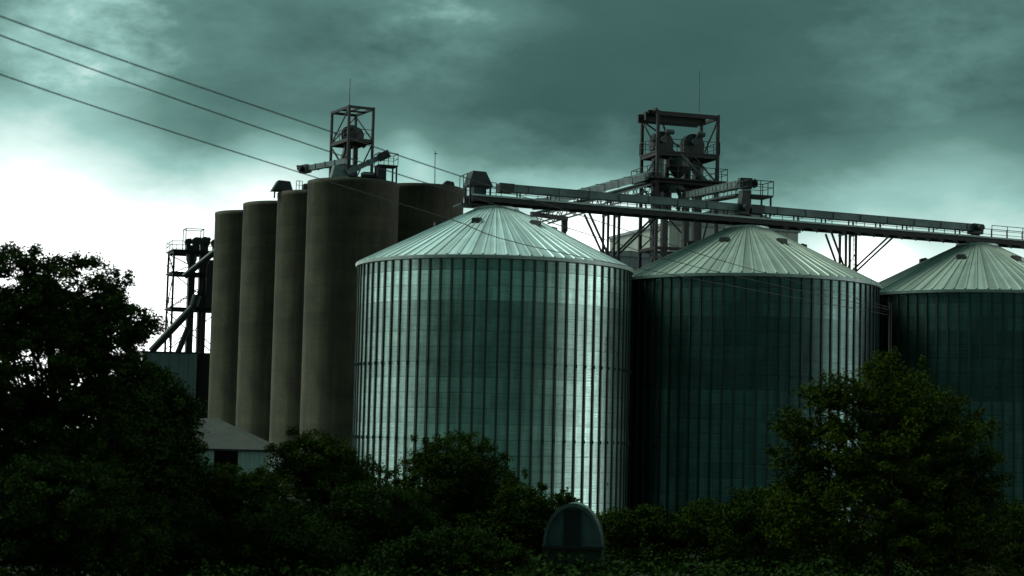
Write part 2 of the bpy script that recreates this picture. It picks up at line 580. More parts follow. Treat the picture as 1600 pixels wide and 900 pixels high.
t = thing('catwalk', on_line(-2.2, 0), 'long dark steel catwalk with railings running over the tops of the bins', 'catwalk')
s0, s1 = -2.2, 56.0
m = MB()
for off in (-.95, .95):
    m.bar(on_line(s0, DECK - .2, off), on_line(s1, DECK - .2, off), .14, .38)
k = s0 + .5
while k < s1:
    m.bar(on_line(k, DECK - .2, -.87), on_line(k, DECK - .2, .87), .1, .2); k += 1.5
m.build('girder', M['dark'], t)
for off in (-1.115, 1.115):
    MB().bar(on_line(s0, DECK + .03, off), on_line(s1, DECK + .03, off), .02, .13).build('toe_board', M['trim'], t)
m = MB().hexa([on_line(s0, DECK + .02, -1.1), on_line(s1, DECK + .02, -1.1), on_line(s1, DECK + .02, 1.1), on_line(s0, DECK + .02, 1.1),
               on_line(s0, DECK + .07, -1.1), on_line(s1, DECK + .07, -1.1), on_line(s1, DECK + .07, 1.1), on_line(s0, DECK + .07, 1.1)])
m.build('deck', M['galv'], t)
for a_, b_, off in ((s0, s1, 1.07), (s0, -.4, -1.07), (41.6, s1, -1.07)):
    m = MB().rail(on_line(a_, DECK + .07, off), on_line(b_, DECK + .07, off), .95, 1.45, .035)
    m.build('railing', M['dark'], t)
k = 23.5
while k < 56:
    MB().prism([(-.55, 0), (.0, 0), (0, -.3)], on_line(k, DECK - .412, -.95), B, A, .1).build('bracket', M['dark'], t)
    k += 1.25


def trough(sa, sb, label):
    zt = DECK + .74
    t = thing('belt_conveyor', on_line(sa, DECK + .07, -.62), label, 'conveyor', 'enclosed conveyors along the catwalk')
    m = MB().bar(on_line(sa, zt, -.62), on_line(sb, zt, -.62), .8, .5)
    k = sa + 1.2
    while k < sb - .4:
        m.bar(on_line(k - .04, zt, -.62), on_line(k + .04, zt, -.62), .9, .58); k += 2.4
    m.bar(on_line(sa, zt + .27, -.62), on_line(sb, zt + .27, -.62), .88, .05)
    m.build('casing', M['trough'], t)
    k = sa + .5
    while k < sb:
        for o in (-.95, -.28): MB().bar(on_line(k, DECK + .07, o), on_line(k, zt - .252, o), .09).build('leg', M['dark'], t)
        k += 2.4
    m = MB().bar(on_line(sb, zt - .06, -.62), on_line(sb + .9, zt - .1, -.62), 1.0, .8)
    m.box(on_line(sb + .45, DECK + .07, -.62), .5, .5, .5)
    m.build('head_hood', M['mach'], t)
    c = on_line(sb + .5, zt, -1.05)
    MB().tube(c, c - A * .5, .25, n=12).build('motor', M['dark'], t)
    m = MB().bar(on_line(sa - 1.1, zt, -.62), on_line(sa, zt, -.62), .95, .66)
    m.build('tail_box', M['mach'], t)
    return t


trough(1.0, 19.2, 'enclosed conveyor casing over the bright bin, left half of the catwalk')
trough(21.4, 39.9, 'enclosed conveyor casing over the two dark bins, right half of the catwalk')

# small drop unit on catwalk where the tower conveyor lands
t = thing('drop_chute', on_line(20.2, DECK + .07), 'dark square drop chute on the catwalk above the middle bin', 'chute')
MB().box(on_line(20.2, DECK + .075, .1), .8, .8, 1.25).prism([(-.4, 1.25), (.4, 1.25), (.28, 1.9), (-.28, 1.9)], on_line(20.2, DECK + .08, .1), B, A, .7).build('body', M['mach'], t)

# hooded machine at the left end of the catwalk
hp = on_line(-1.45, DECK - .22, 0)
t = thing('hooded_drive', hp, 'dark trapezoid drive hood at the left end of the catwalk, beside the shaded silo', 'hood')
MB().prism([(-.95, 1.0), (.95, .95), (.35, 2.05), (-.62, 2.08)], hp, B, A, 1.5).build('hood', M['mach'], t)
m = MB()
for x in (-.8, .75):
    for y in (-.6, .6): m.bar(hp + B * x + A * y - Z * .45, hp + B * x + A * y + Z * 1.0, .12)
m.box(hp - Z * .5 - B * .4, 2.4, 2.0, .1)
m.build('frame', M['dark'], t)
MB().box(hp + Z * .3, .9, .8, .8).build('gearbox', M['galv'], t)
MB().rail(hp - B * 1.15 - A * .9 - Z * .4, hp - B * 1.15 + A * .9 - Z * .4, 2.2, .9, .035).build('railing', M['dark'], t)

# ---- supports between bins
def support(i, label):
    mid = (BINS[i] + BINS[i + 1]) / 2 + A * 2.7; mid = V((mid.x, mid.y, 0))
    t = thing('catwalk_support', mid, label, 'support tower', 'catwalk supports between the bins')
    mid = V((mid.x, mid.y, 0)); dk = DECK - .015 * (10.2 + 20.45 * i)
    cs = []
    for x, y in ((-.45, -.5), (.45, -.5), (.45, .5), (-.45, .5)):
        c = mid + B * x + A * y; cs.append(c)
        MB().bar(c, c + Z * (dk - .05), .16).build('post', M['dark'], t)
    m = MB(); z = 3.0
    while z < dk - 2:
        for k in range(4): m.bar(cs[k] + Z * z, cs[(k + 1) % 4] + Z * z, .07)
        m.bar(cs[0] + Z * z, cs[1] + Z * (z + 1.5), .05)
        z += 1.5
    m.build('lattice', M['dark'], t)
    for sgn in (-1, 1):
        for y in (-.5, .5):
            p = mid + B * .45 * sgn + A * y + Z * (dk - 3.2)
            q = mid + B * 2.75 * sgn + A * (y - 1.9) + Z * (dk - .42)
            MB().bar(p, q, .13).build('strut', M['dark'], t)
    m = MB().bar(mid - A * 3.4 + Z * (dk - .2) - B * .5, mid + A * .6 + Z * (dk - .2) - B * .5, .14)
    m.bar(mid - A * 3.4 + Z * (dk - .2) + B * .5, mid + A * .6 + Z * (dk - .2) + B * .5, .14)
    m.build('cross_head', M['dark'], t)
    # ladder on the right face
    m = MB()
    for y in (-.2, .2): m.bar(mid + B * .62 + A * y, mid + B * .62 + A * y + Z * (dk + .9), .04)
    z = .5
    while z < dk: m.bar(mid + B * .62 - A * .2 + Z * z, mid + B * .62 + A * .2 + Z * z, .03); z += .4
    m.build('ladder', M['galv'], t)


support(0, 'steel catwalk support with raking struts between the bright bin and the middle bin')
support(1, 'steel catwalk support with raking struts between the two dark bins')

# ---- big elevator tower behind the bins
TY = 172.0
F = at(1028.5, 172, TY)
TOPB = F.z; F = V((F.x, F.y, 0))
FL2, FL1 = at(1028.5, 236, TY).z, at(1028.5, 279, TY).z
SB, SA = 5.95, 3.7
t = thing('elevator_tower', F, 'tall open steel elevator tower behind the middle bin, with two machines on its upper floor', 'tower')
lv = [3.0, 8.0, 13.0, 18.0, 23.0, FL1 - .2, FL2 - .2, TOPB - .3]
lattice_box(t, F, SB, SA, 0, TOPB, lv, 'post', .26)
platform(t, F, SB, SA, FL2 - .05, .15)
platform(t, F, SB, SA, FL1 - .05, .7)
m = MB()
for y in (.9, 2.6):
    p = F + A * y + Z * (TOPB - .45)
    m.bar(p - B * .9, p + B * (SB - .9), .3, .75)
m.build('crane_beam', M['dark'], t)
m = MB().bar(F - B * .75 + A * .6 + Z * (TOPB - .1), F + B * (SB + .2) + A * .6 + Z * (TOPB - .1), .2, .3)
m.bar(F + A * (SA + .1) - B * .2 + Z * (TOPB + .05), F - A * .15 - B * .2 + Z * (TOPB + .05), .2, .25)
m.build('roof_beam', M['post'], t)
p = F + B * 4.4 + A * .8
MB().tube(V((p.x, p.y, TOPB - .4)), V((p.x, p.y, TOPB + 4.2)), .05, .03).build('lightning_rod', M['galv'], t)
# stair between floors
m = MB()
p, q = F + B * 2.2 - A * .1 + Z * (FL2 - .1), F + B * 4.9 - A * .1 + Z * (FL1 + .1)
for o in (0, .7):
    m.bar(p + A * o, q + A * o, .08, .22)
    m.bar(p + A * o + Z * 1.0, q + A * o + Z * 1.0, .05)
for k in range(1, 11):
    c = p.lerp(q, k / 11); m.bar(c, c + A * .7, .22, .04)
m.build('stair', M['galv'], t)
# V struts seen in the photo between top beam and upper floor
m = MB().bar(F + B * 2.0 + A * SA + Z * (TOPB - .4), F + B * 3.3 + A * SA + Z * FL2, .14)
m.build('brace', M['post'], t)

for x, y, lab in ((1.1, 1.9, 'bucket elevator on the left of the big tower, dark round-backed head'),
                  (4.2, 1.9, 'bucket elevator on the right of the big tower, motor raised beside its head')):
    elevator('bucket_elevator', F + B * x + A * y, 0, FL2 + .35, lab, 'bucket elevators of the big tower', 1.0, 1.0)

# distributor with radiating spouts under the main floor
c = F + B * 1.9 + A * 1.5
t = thing('spout_distributor', V((c.x, c.y, FL1 - 2.2)), 'round distributor with radiating spouts hanging under the big tower floor', 'distributor')
cz = V((c.x, c.y, FL1 - .35))
MB().lathe([(.5, .3), (1.3, 0.0), (1.45, -.35), (1.35, -.5), (.3, -.55)], cz, 24, False).build('drum', M['galv'], t)
for k in range(10):
    a = 2 * math.pi * k / 10 + .2
    d = V((math.cos(a), math.sin(a), 0))
    MB().path([cz + d * 1.25 - Z * .4, cz + d * 1.75 - Z * 1.0, cz + d * 1.3 - Z * 2.3], .16, 8).build('spout', M['mach'], t)
# hopper and cyclone between the floors
t = thing('dust_cyclone', V((c.x, c.y, FL1 + .1)) + B * .4, 'dark dust cyclone between the two floors of the big tower', 'cyclone')
c0 = V((c.x, c.y, FL1 + .12)) + B * .55 - A * .6
MB().lathe([(.25, 0), (.3, .2), (.95, 1.1), (1.0, 1.15), (1.0, 2.0), (.5, 2.1)], c0, 20, False).build('cone', M['mach'], t)
MB().tube(c0 + B * .9 + Z * 1.6, c0 + B * 2.0 + Z * 1.3, .34, n=12).tube(c0 + B * 2.0 + Z * 1.3, c0 + B * 2.1 + Z * .05, .34, n=12).build('duct', M['mach'], t)
t = thing('steel_hopper', V((c.x, c.y, FL1 + .1)) - B * 1.3 + A * .6, 'small pale hopper at the left of the big tower floor', 'hopper')
c0 = V((c.x, c.y, FL1 + .12)) - B * 1.25 - A * .9
MB().lathe([(.3, 0), (.45, .5), (.5, 1.7), (.2, 1.85)], c0, 14, False).build('body', M['pale'], t)

# conveyors leaving the tower
tl = F + A * 1.8
pC0 = at(846, 318, 150.5); pC1 = at(1022, 271.5, 174.2)
conveyor('inclined_conveyor', pC1, pC0, 'enclosed conveyor sloping down left from the big tower to the bright bin', .75, .58, 3.4, 'conveyors leaving the big tower')
tC = thing('conveyor_bridge', V((pC1.x, pC1.y, pC1.z - 1)), 'light lattice footbridge under the conveyor left of the big tower', 'footbridge')
d = (pC0 - pC1); sd = d.normalized().cross(Z).normalized()
for o in (-.6, .6):
    a0, a1 = pC1 + sd * o - Z * .75, pC0 + sd * o - Z * .75
    lo0, lo1 = a0 - Z * .85, a1 - Z * .85
    m = MB().bar(a0, a1, .12, .16).bar(lo0, lo1, .1, .12)
    n = 12
    for k in range(n):
        u, w = k / n, (k + 1) / n
        m.bar(a0.lerp(a1, u), lo0.lerp(lo1, (u + w) / 2), .06).bar(lo0.lerp(lo1, (u + w) / 2), a0.lerp(a1, w), .06)
    m.build('truss', M['galv'], tC)
MB().hexa([pC1 + sd * -.55 - Z * .72, pC0 + sd * -.55 - Z * .72, pC0 + sd * .55 - Z * .72, pC1 + sd * .55 - Z * .72,
           pC1 + sd * -.55 - Z * .66, pC0 + sd * -.55 - Z * .66, pC0 + sd * .55 - Z * .66, pC1 + sd * .55 - Z * .66]).build('deck', M['dark'], tC)
m = MB().bar(at(882, 340, 152), at(882, 362, 152), .4, .4); m.bar(at(830, 334, 150), at(886, 342, 152), .3, .35)
tt = thing('spout_pipe', at(882, 362, 152), 'short dark spout hanging beside the bright bin roof, below the catwalk', 'spout')
m.build('pipe', M['dark'], tt)
m = MB().tube(at(882, 356, 152), V((at(882, 356, 152).x, 152, 20.0)), .17); m.build('drop_pipe', M['dark'], tt)

pD0 = at(1078, 305, 172.0)
pD1 = at(1163, 287, 149.5)
conveyor('inclined_conveyor', pD0, pD1, 'enclosed conveyor running from the big tower to the railed landing above the middle bin', .75, .58, 4.5, 'conveyors leaving the big tower')
# walkway beside conveyor D
tD = thing('conveyor_walkway', pD0 - Z * .9, 'narrow railed walkway below the conveyor right of the big tower', 'walkway')
m = MB().hexa([pD0 + V((-.7, 0, -.95)), pD1 + V((-.7, 0, -.95)), pD1 + V((.5, 0, -.95)), pD0 + V((.5, 0, -.95)),
               pD0 + V((-.7, 0, -.8)), pD1 + V((-.7, 0, -.8)), pD1 + V((.5, 0, -.8)), pD0 + V((.5, 0, -.8))])
m.build('deck', M['dark'], tD)
MB().rail(pD0 + V((-.68, 0, -.8)), pD1 + V((-.68, 0, -.8)), 1.0, 1.5, .035).build('railing', M['galv'], tD)
# landing
lp = at(1182, 308, 148.2)
tL = thing('landing', V((lp.x, lp.y, DECK)), 'square railed landing on posts above the middle bin, right of the big tower', 'landing')
lo = V((lp.x, lp.y, 0)) - B * 1.0 - A * .5
platform(tL, lo, 2.2, 1.9, lp.z, 0.0)
for x, y in ((.15, .15), (2.05, .15), (2.05, 1.75), (.15, 1.75)):
    c = lo + B * x + A * y
    MB().bar(V((c.x, c.y, DECK + .07)), V((c.x, c.y, lp.z)), .12).build('post', M['dark'], tL)
c = lo + B * .2 + A * .9
MB().box(V((c.x, c.y, DECK + .9)), .75, .75, lp.z - DECK - .9 + .5).build('chute', M['mach'], tL)

# ---- buildings behind
def building(name, x0, x1, ytop, Y, depth, mat, label, slope=0.0):
    p, q = at(x0, ytop, Y), at(x1, ytop, Y)
    w = (q.x - p.x) / B.x
    h = p.z
    o = V((p.x, p.y, 0))
    t = thing(name, o, label, 'building')
    c = o + B * w / 2 + A * depth / 2
    MB().box(c, w, depth, h).build('wall', M[mat], t)
    MB().prism([(-w / 2 - .2, 0.003), (w / 2 + .2, 0.003), (w / 2 + .2, .3), (0, .3 + slope), (-w / 2 - .2, .3)], c + Z * h, B, A, depth + .4).build('roof', M['clad'], t)
    return t


building('tall_store', 1046, 1258, 351, 190, 16, 'clad_pale', 'tall pale clad store rising behind the middle bin and the big tower legs', 2.2)
building('low_store', 925, 1048, 398, 186, 12, 'block', 'lower grey clad store seen between the bright bin and the middle bin', .3)

# ---- small tower on the front silo (turned a little from the site axes)
A_site, B_site = A, B
A = V((-.456, .89, 0)); B = V((.89, .456, 0))
YA = 181.0
Fa = at(546, 164, YA); TA = Fa.z; Fa = V((Fa.x, Fa.y, 0))
la = at(546, 216, YA).z
t = thing('lattice_tower', V((Fa.x, Fa.y, ST + .2)), 'small red-brown lattice tower standing on top of the front concrete silo', 'tower')
lattice_box(t, Fa, 2.5, 4.38, ST + .1, TA, [ST + .5, la - .15, TA - .14], 'post', .22)
platform(t, Fa, 2.5, 4.38, la - .05, .05, 'dark', (0, 3), .9)
MB().tube(Fa + Z * TA, Fa + Z * (TA + 2.6), .045, .03).build('lightning_rod', M['galv'], t)
m = MB().bar(Fa + B * 1.25 + Z * (TA - .1), Fa + B * 1.25 + A * 4.38 + Z * (TA - .1), .16).bar(Fa + B * .1 + A * 2.0 + Z * (TA - .2), Fa + B * 2.4 + A * 2.0 + Z * (TA - .2), .16)
m.build('roof_beam', M['post'], t)
elevator('bucket_elevator', Fa + B * 1.3 + A * 2.2, ST + .2, la + .15, 'bucket elevator inside the small lattice tower on the front silo', None, .85, .8)


hc = Fa + B * 1.0 + A * 1.9
t = thing('feed_hopper', V((hc.x, hc.y, ST + .2)), 'dark feed hopper under the platform of the small silo-top tower', 'hopper')
m = MB()
m.prism([(-.25, .5), (.25, .5), (.75, 1.7), (-.75, 1.7)], V((hc.x, hc.y, ST + .2)), B, A, 1.1).box(V((hc.x, hc.y, ST + .2)), .6, .6, .52, B, A)
m.build('cone', M['mach'], t)
p0 = V((hc.x, hc.y, 0)) - B * .3
MB().tube(V((p0.x, p0.y, la - .2)), V((p0.x, p0.y, ST + .9)) - B * 1.1 - A * .6, .26, n=10).build('spout', M['mach'], t)
A, B = A_site, B_site


def top_of(px, py, Y):
    return at(px, py, Y)


conveyor('screw_conveyor', at(540, 252, 180.2), at(480, 263.5, 183), 'sloping conveyor tube sticking out left of the small silo-top tower', .5, .5, 1.2, 'conveyors on the front silo')
conveyor('screw_conveyor', at(541, 270, 178.9), at(596, 245, 180), 'sloping conveyor rising right past the foot of the small silo-top tower', .55, .5, 1.2, 'conveyors on the front silo')
p = at(531, 272, 179.2)
t = thing('valve_hood', V((p.x, p.y, ST)), 'pale sloping hood at the foot of the small silo-top tower', 'hood')
MB().prism([(-.9, 0), (.75, 0), (.28, 1.15), (-.65, 1.15)], V((p.x, p.y, ST + .1)), B, A, 1.1).build('hood', M['pale'], t)
MB().box(V((p.x + .1, p.y, ST - .03)), 1.2, .8, .13).build('base', M['dark'], t)
# railed platform on the right of the front silo
p = at(604, 261, 180.3)
t = thing('railed_platform', V((p.x, p.y, ST)), 'small railed platform on legs at the right edge of the front silo', 'platform')
lo = V((p.x, p.y, 0)) - B * .95 - A * .6
platform(t, lo, 1.9, 1.6, p.z, 0)
for x, y in ((.1, .1), (1.8, .1), (1.8, 1.5), (.1, 1.5)):
    c = lo + B * x + A * y
    MB().bar(V((c.x, c.y, ST - .1)), V((c.x, c.y, p.z)), .14).build('post', M['dark'], t)
c = lo + B * .5 + A * .8
MB().box(V((c.x, c.y, ST - .02)), .8, .8, p.z - ST).build('gear_housing', M['dark'], t)
m = MB()
c = at(575, 262, 180.6)
m.box(V((c.x, c.y, ST)), 1.0, .8, .9); m.tube(V((c.x - .6, c.y - .5, ST + .5)), V((c.x + .7, c.y - .5, ST + .5)), .3, n=12)
t = thing('drive_unit', V((c.x, c.y, ST)), 'squat dark drive unit under the silo-top tower, right side', 'drive unit')
m.build('housing', M['mach'], t)
# hooded vent on the second silo
p = at(440, 297, 190)
t = thing('hooded_vent', V((p.x, p.y, ST)), 'dark house-shaped vent hood on the left rim of the second silo', 'vent')
o = V((p.x, p.y, ST))
MB().prism([(-1.05, .1), (1.05, .1), (.72, 1.1), (-.45, 1.15)], o, B, A, 1.3).build('hood', M['mach'], t)
m = MB()
for x in (-.7, .7): m.bar(o + B * x - Z * .6, o + B * x + Z * .1, .14)
m.build('leg', M['dark'], t)
p = at(463, 289, 188)
t = thing('guard_rail', V((p.x, p.y, ST)), 'short ladder guard rail on the rim of the second silo', 'railing')
o = V((p.x, p.y, ST))
MB().rail(o, o + B * .6, .95, .3, .04).build('rail', M['dark'], t)
m = MB().box(o + B * 1.1, .8, .7, .65).tube(o + B * .8 - A * .4 + Z * .4, o + B * 1.5 - A * .4 + Z * .55, .28, n=10)
t = thing('fan_unit', o + B * 1.1, 'small dark fan unit between the guard rail and the front silo', 'fan')
m.build('housing', M['dark'], t)
# thin pole and little bits on the shaded silo
p = at(679.5, 284, 190.4)
t = thing('thin_pole', V((p.x, p.y, H5)), 'thin upright pole on top of the shaded silo', 'pole')
MB().tube(V((p.x, p.y, H5)), at(680, 235, 190.4), .05, .035).build('mast', M['galv'], t)
MB().bar(at(679.3, 240, 190.4) - B * .05, at(679.3, 240, 190.4) + B * .25, .09).build('tip', M['galv'], t)
p = at(700, 283, 191.5)
t = thing('roof_box', V((p.x, p.y, H5)), 'low sloping vent box on the shaded silo roof', 'vent')
MB().prism([(-.7, 0), (.6, 0), (.5, .38), (-.2, .5)], V((p.x, p.y, H5)), B, A, .8).build('body', M['dark'], t)

# ---- left plant: block building and dryer tower
YC = 212.0
ux, uy = V((1, 0, 0)), V((0, 1, 0))
p, q = at(222, 553, YC), at(308, 553, YC)
hb = q.z
t = thing('plant_building', V(((p.x + q.x) / 2, YC, 0)), 'blue-grey windowless block building below the left plant tower', 'building')
MB().box(V(((p.x + q.x) / 2, YC + 7, 0)), q.x - p.x, 14, hb, ux, uy).build('wall', M['block'], t)
MB().box(V(((p.x + q.x) / 2, YC + 7, hb + .003)), q.x - p.x + .2, 14.2, .18, ux, uy).build('roof', M['dark'], t)

p2, q2 = at(308, 553, YC + .4), at(333, 556, YC + .4)  # near-black box added for the dark strip beside the block
t = thing('dark_filler', V(((p2.x + q2.x) / 2, YC + .4, 0)), 'near-black filler box added between the blue-grey block and the rearmost silo', 'building')
MB().box(V(((p2.x + q2.x) / 2, YC + 5.4, 0)), q2.x - p2.x - .02, 10, q2.z + .3, ux, uy).build('wall', M['gap_fill'], t)
Lc = at(272, 400, YC + 1.5); Lc = V((Lc.x, Lc.y, 0))
zT, z2, z1 = at(265, 389, YC).z, at(265, 424, YC).z, at(265, 480, YC).z
t = thing('plant_tower', V((Lc.x, Lc.y, hb + .19)), 'crowded dark lattice plant tower at the far left, behind the rearmost silo', 'tower')
lattice_box(t, Lc, 5.2, 4.0, hb + .19, zT, [z1, z2, zT - .1], 'dark', .22, bays=[hb + .5, z1, z2, zT])
for L in (z1, z2, zT): platform(t, Lc, 5.2, 4.0, L, .25, 'dark', (0, 3) if L < zT else (0, 2, 3), .95)
m = MB()
for x in (1.8, 3.4):
    c = Lc + B * x; m.bar(c + Z * (hb + .2), c + Z * zT, .2)
m.build('middle_post', M['dark'], t)
# light top frame
m = MB(); c0 = Lc + B * 1.3 + A * .4
zf = at(283, 356, YC + 2).z
pts = [c0, c0 + B * 2.0, c0 + B * 2.0 + A * 2.0, c0 + A * 2.0]
for k in range(4):
    m.bar(pts[k] + Z * (zT + .14), pts[k] + Z * zf, .09); m.bar(pts[k] + Z * zf, pts[(k + 1) % 4] + Z * zf, .08)
m.build('hoist_frame', M['dark'], t)
for x, w, lab in ((2.2, .75, 'left square duct inside the left plant tower'), (3.5, .9, 'right square duct inside the left plant tower')):
    c = Lc + B * x + A * 1.3
    tt = thing('vertical_duct', V((c.x, c.y, hb + .19)), lab, 'duct', 'ducts of the left plant tower')
    MB().box(V((c.x, c.y, hb + .19)), w, .9, zT - hb + .6).build('duct', M['mach'], tt)
random.seed(4)
for k, (x, y, s, lab) in enumerate(((1.7, 1.2, .38, 'small'), (2.6, 1.0, .52, 'fat'), (3.6, 1.4, .6, 'tall'), (4.7, 1.0, .45, 'rightmost'))):
    c = Lc + B * x + A * y + Z * (zT + .15)
    tt = thing('roof_fan', c, lab + ' fan housing on top of the left plant tower', 'fan', 'fans on the left plant tower')
    h = .6 if x in (2.7,) else .0
    base = c + Z * .8
    m = MB().tube(base + Z * s * .5 - A * .4, base + Z * s * .5 + A * .4, s, n=14).box(c, s * 1.2, .7, 1.0)
    m.bar(base + Z * s * .5, base + Z * s * 1.3 + B * s, .4)
    m.build('housing', M['mach'], tt)
c = Lc + B * 4.2 - A * .5
tt = thing('dryer_column', V((c.x, c.y, z1)), 'wide dark drying column between the platforms of the left plant tower', 'dryer')
MB().box(V((c.x, c.y, z1 + .15)), 1.3, 1.0, z2 - z1 + .6).prism([(-.65, 0), (.65, 0), (.35, .8), (-.35, .8)], V((c.x, c.y, z2 + .75)), B, A, 1.2).build('body', M['mach'], tt)
c = Lc + B * 2.1 + A * .9
tt = thing('dust_cyclone', V((c.x, c.y, z2)), 'dark dust cyclone under the top platform of the left plant tower', 'cyclone')
MB().lathe([(.18, .2), (.2, .6), (.6, 1.6), (.62, 2.3), (.2, 2.4)], V((c.x, c.y, z2)), 18, False).build('cone', M['mach'], tt)
c = Lc + B * 3.1 - A * .1
tt = thing('gear_cabinet', V((c.x, c.y, z1 + .14)), 'square dark cabinet on the middle platform of the left plant tower', 'cabinet')
MB().box(V((c.x, c.y, z1 + .14)), 1.1, .7, 1.5).box(V((c.x - .1, c.y, z1 + 1.64)), .5, .4, .5).build('housing', M['mach'], tt)
tt = thing('grain_spout', at(240, 545, YC + 1), 'thick dark spout pipe running down left from the left plant tower', 'spout')
MB().tube(at(303, 478, YC + 1.2), at(236, 549, YC + 1.2), .42, n=12).build('pipe', M['mach'], tt)
m = MB(); q = at(303, 478, YC + 1.2); m.tube(q, q + Z * 1.2 + B * .3, .5, n=12); m.build('elbow', M['mach'], tt)
tt = thing('grain_spout', at(300, 400, YC - .5), 'sloping chute under the top platform of the left plant tower, running to the silo', 'spout')
MB().tube(at(288, 432, YC + .6), at(345, 386, YC + .2), .36, n=10).build('pipe', M['mach'], tt)
tt = thing('grain_spout', at(290, 545, YC + 1), 'short lower spout at the foot of the left plant tower', 'spout')
MB().tube(at(294, 512, YC + 1.1), at(278, 551, YC + 1.1), .32, n=10).build('pipe', M['mach'], tt)

# ---- hip-roofed shed in front of the silos
cr = at(420, 703, 150.0)
eh = cr.z; L_, Dp = 14.0, 9.6
t = thing('shed', V((cr.x - L_ / 2, 150, 0)), 'low hip-roofed shed with pale walls at the foot of the left silos', 'shed')
x1, x0, y0, y1 = cr.x, cr.x - L_, 150.0, 150.0 + Dp
rz = eh + Dp / 2 * .5
m = MB()
e = [V((x0 - .2, y0 - .3, eh)), V((x1 + .2, y0 - .3, eh)), V((x1 + .2, y1 + .3, eh)), V((x0 - .2, y1 + .3, eh))]
r0, r1 = V((x0 + Dp / 2, (y0 + y1) / 2, rz)), V((x1 - Dp / 2, (y0 + y1) / 2, rz))
dn = V((0, 0, -.16))
m.add(e + [r0, r1] + [v + dn for v in e], [(0, 1, 5, 4), (1, 2, 5), (2, 3, 4, 5), (3, 0, 4), (6, 7, 1, 0), (7, 8, 2, 1), (8, 9, 3, 2), (9, 6, 0, 3), (9, 8, 7, 6)])
m.build('roof', M['shed_roof'], t)
wx = at(372, 715, 150).x
op = at(334, 715, 150).x
m = MB()
H = eh - .17
m.box(V(((wx + x1) / 2, y0 + .1, 0)), x1 - wx, .2, H, ux, uy)
m.box(V(((x0 + op) / 2, y0 + .1, 0)), op - x0, .2, H, ux, uy)
m.box(V((x1 - .1, (y0 + y1) / 2 + .05, 0)), .2, Dp - .5, H, ux, uy)
m.box(V((x0 + .1, (y0 + y1) / 2 + .05, 0)), .2, Dp - .5, H, ux, uy)
m.box(V(((x0 + x1) / 2, y1 - .1, 0)), L_, .2, H, ux, uy)
m.build('wall', M['shed_wall'], t)

# ---- small arched shelter by the near hedge
YS = 74.0
l, r_ = at(848, 852, YS), at(940, 852, YS)
W = r_.x - l.x; cx = (l.x + r_.x) / 2; zb = l.z; zt = at(894, 786, YS).z
t = thing('arched_shelter', V((cx, YS, 0)), 'small round-topped sheet metal shelter half hidden in the hedge below the bright bin', 'shelter')
rot = V((math.cos(R(-7)), math.sin(R(-7)), 0)); rotd = V((-rot.y, rot.x, 0))
arc = [(W / 2 * math.cos(math.pi * k / 20), (zt - zb) * math.sin(math.pi * k / 20)) for k in range(21)]
o = V((cx, YS, zb))
inner = [(x * .9, y * .9) for x, y in arc]
MB().prism(inner, o + rotd * .65, rot, rotd, 1.1).build('end_wall', M['tank'], t)
shell = arc + [(x * .905, y * .905) for x, y in arc[::-1]]
m = MB(); n = len(arc)
for k in range(n - 1):
    a, b = arc[k], arc[k + 1]
    ia, ib = (a[0] * .905, a[1] * .905), (b[0] * .905, b[1] * .905)
    pts = []
    for (x, y) in (a, b, ib, ia): pts.append(o + rot * x + Z * y)
    m.hexa(pts + [p_ + rotd * 1.3 for p_ in pts])
m.build('arch_roof', M['tank'], t)
MB().box(o + rotd * .085 - rot * .02 + Z * .004, W * .3, .03, (zt - zb) * .84, rot, rotd).build('door', M['dark'], t)
MB().box(o - Z * .12 + rotd * .7, W + .1, 1.5, .118, rot, rotd).build('band', M['dark'], t)
MB().box(V((o.x, o.y, 0)) + rotd * .72, W, 1.3, zb - .121, rot, rotd).build('plinth', M['plinth'], t)

# ---- overhead wires and the pole they end on
PY = 133.0
pole_p = at(1391, 486, PY)
t = thing('utility_pole', V((pole_p.x, PY, 0)), 'dark wooden pole standing in front of the gap between the two dark bins', 'pole')
MB().tube(V((pole_p.x, PY, 0)), V((pole_p.x, PY, pole_p.z + .6)), .16, .11, 10).build('shaft', M['wood'], t)
MB().bar(V((pole_p.x - .8, PY, pole_p.z)), V((pole_p.x + .8, PY, pole_p.z)), .1, .12).build('cross_arm', M['wood'], t)
wires = [('uppermost overhead wire of the three crossing the sky at left', [(0, 25, 43.5), (515, 205, 57.5), (725, 277, 66.5), (1060, 386, 93), (1172, 420, 106), (1392, 481, PY)], .8),
         ('middle overhead wire of the three crossing the sky at left', [(0, 55, 45), (518, 238, 60.5), (772, 319, 73), (935, 371, 86), (1100, 420, 102), (1389, 484, PY)], 0),
         ('lowest overhead wire of the three crossing the sky at left', [(0, 116, 49), (480, 273, 64), (700, 341, 75), (886, 397, 89), (1388, 492, PY)], -.8)]
for lab, pts, off in wires:
    P = [at(*q) for q in pts]
    P = [P[0] + (P[0] - P[1]) * .9 + Z * .5] + P
    # smooth Catmull-Rom through the points
    sm = []
    for i in range(len(P) - 1):
        p0, p1, p2, p3 = P[max(i - 1, 0)], P[i], P[i + 1], P[min(i + 2, len(P) - 1)]
        for k in range(6):
            u = k / 6
            sm.append(.5 * ((2 * p1) + (p2 - p0) * u + (2 * p0 - 5 * p1 + 4 * p2 - p3) * u * u + (3 * p1 - p0 - 3 * p2 + p3) * u ** 3))
    sm.append(P[-1])
    w = MB().path(sm, .019, 5).build('overhead_wire', M['cable'], loc=P[0])
    tag(w, lab, 'wire', 'overhead wires')


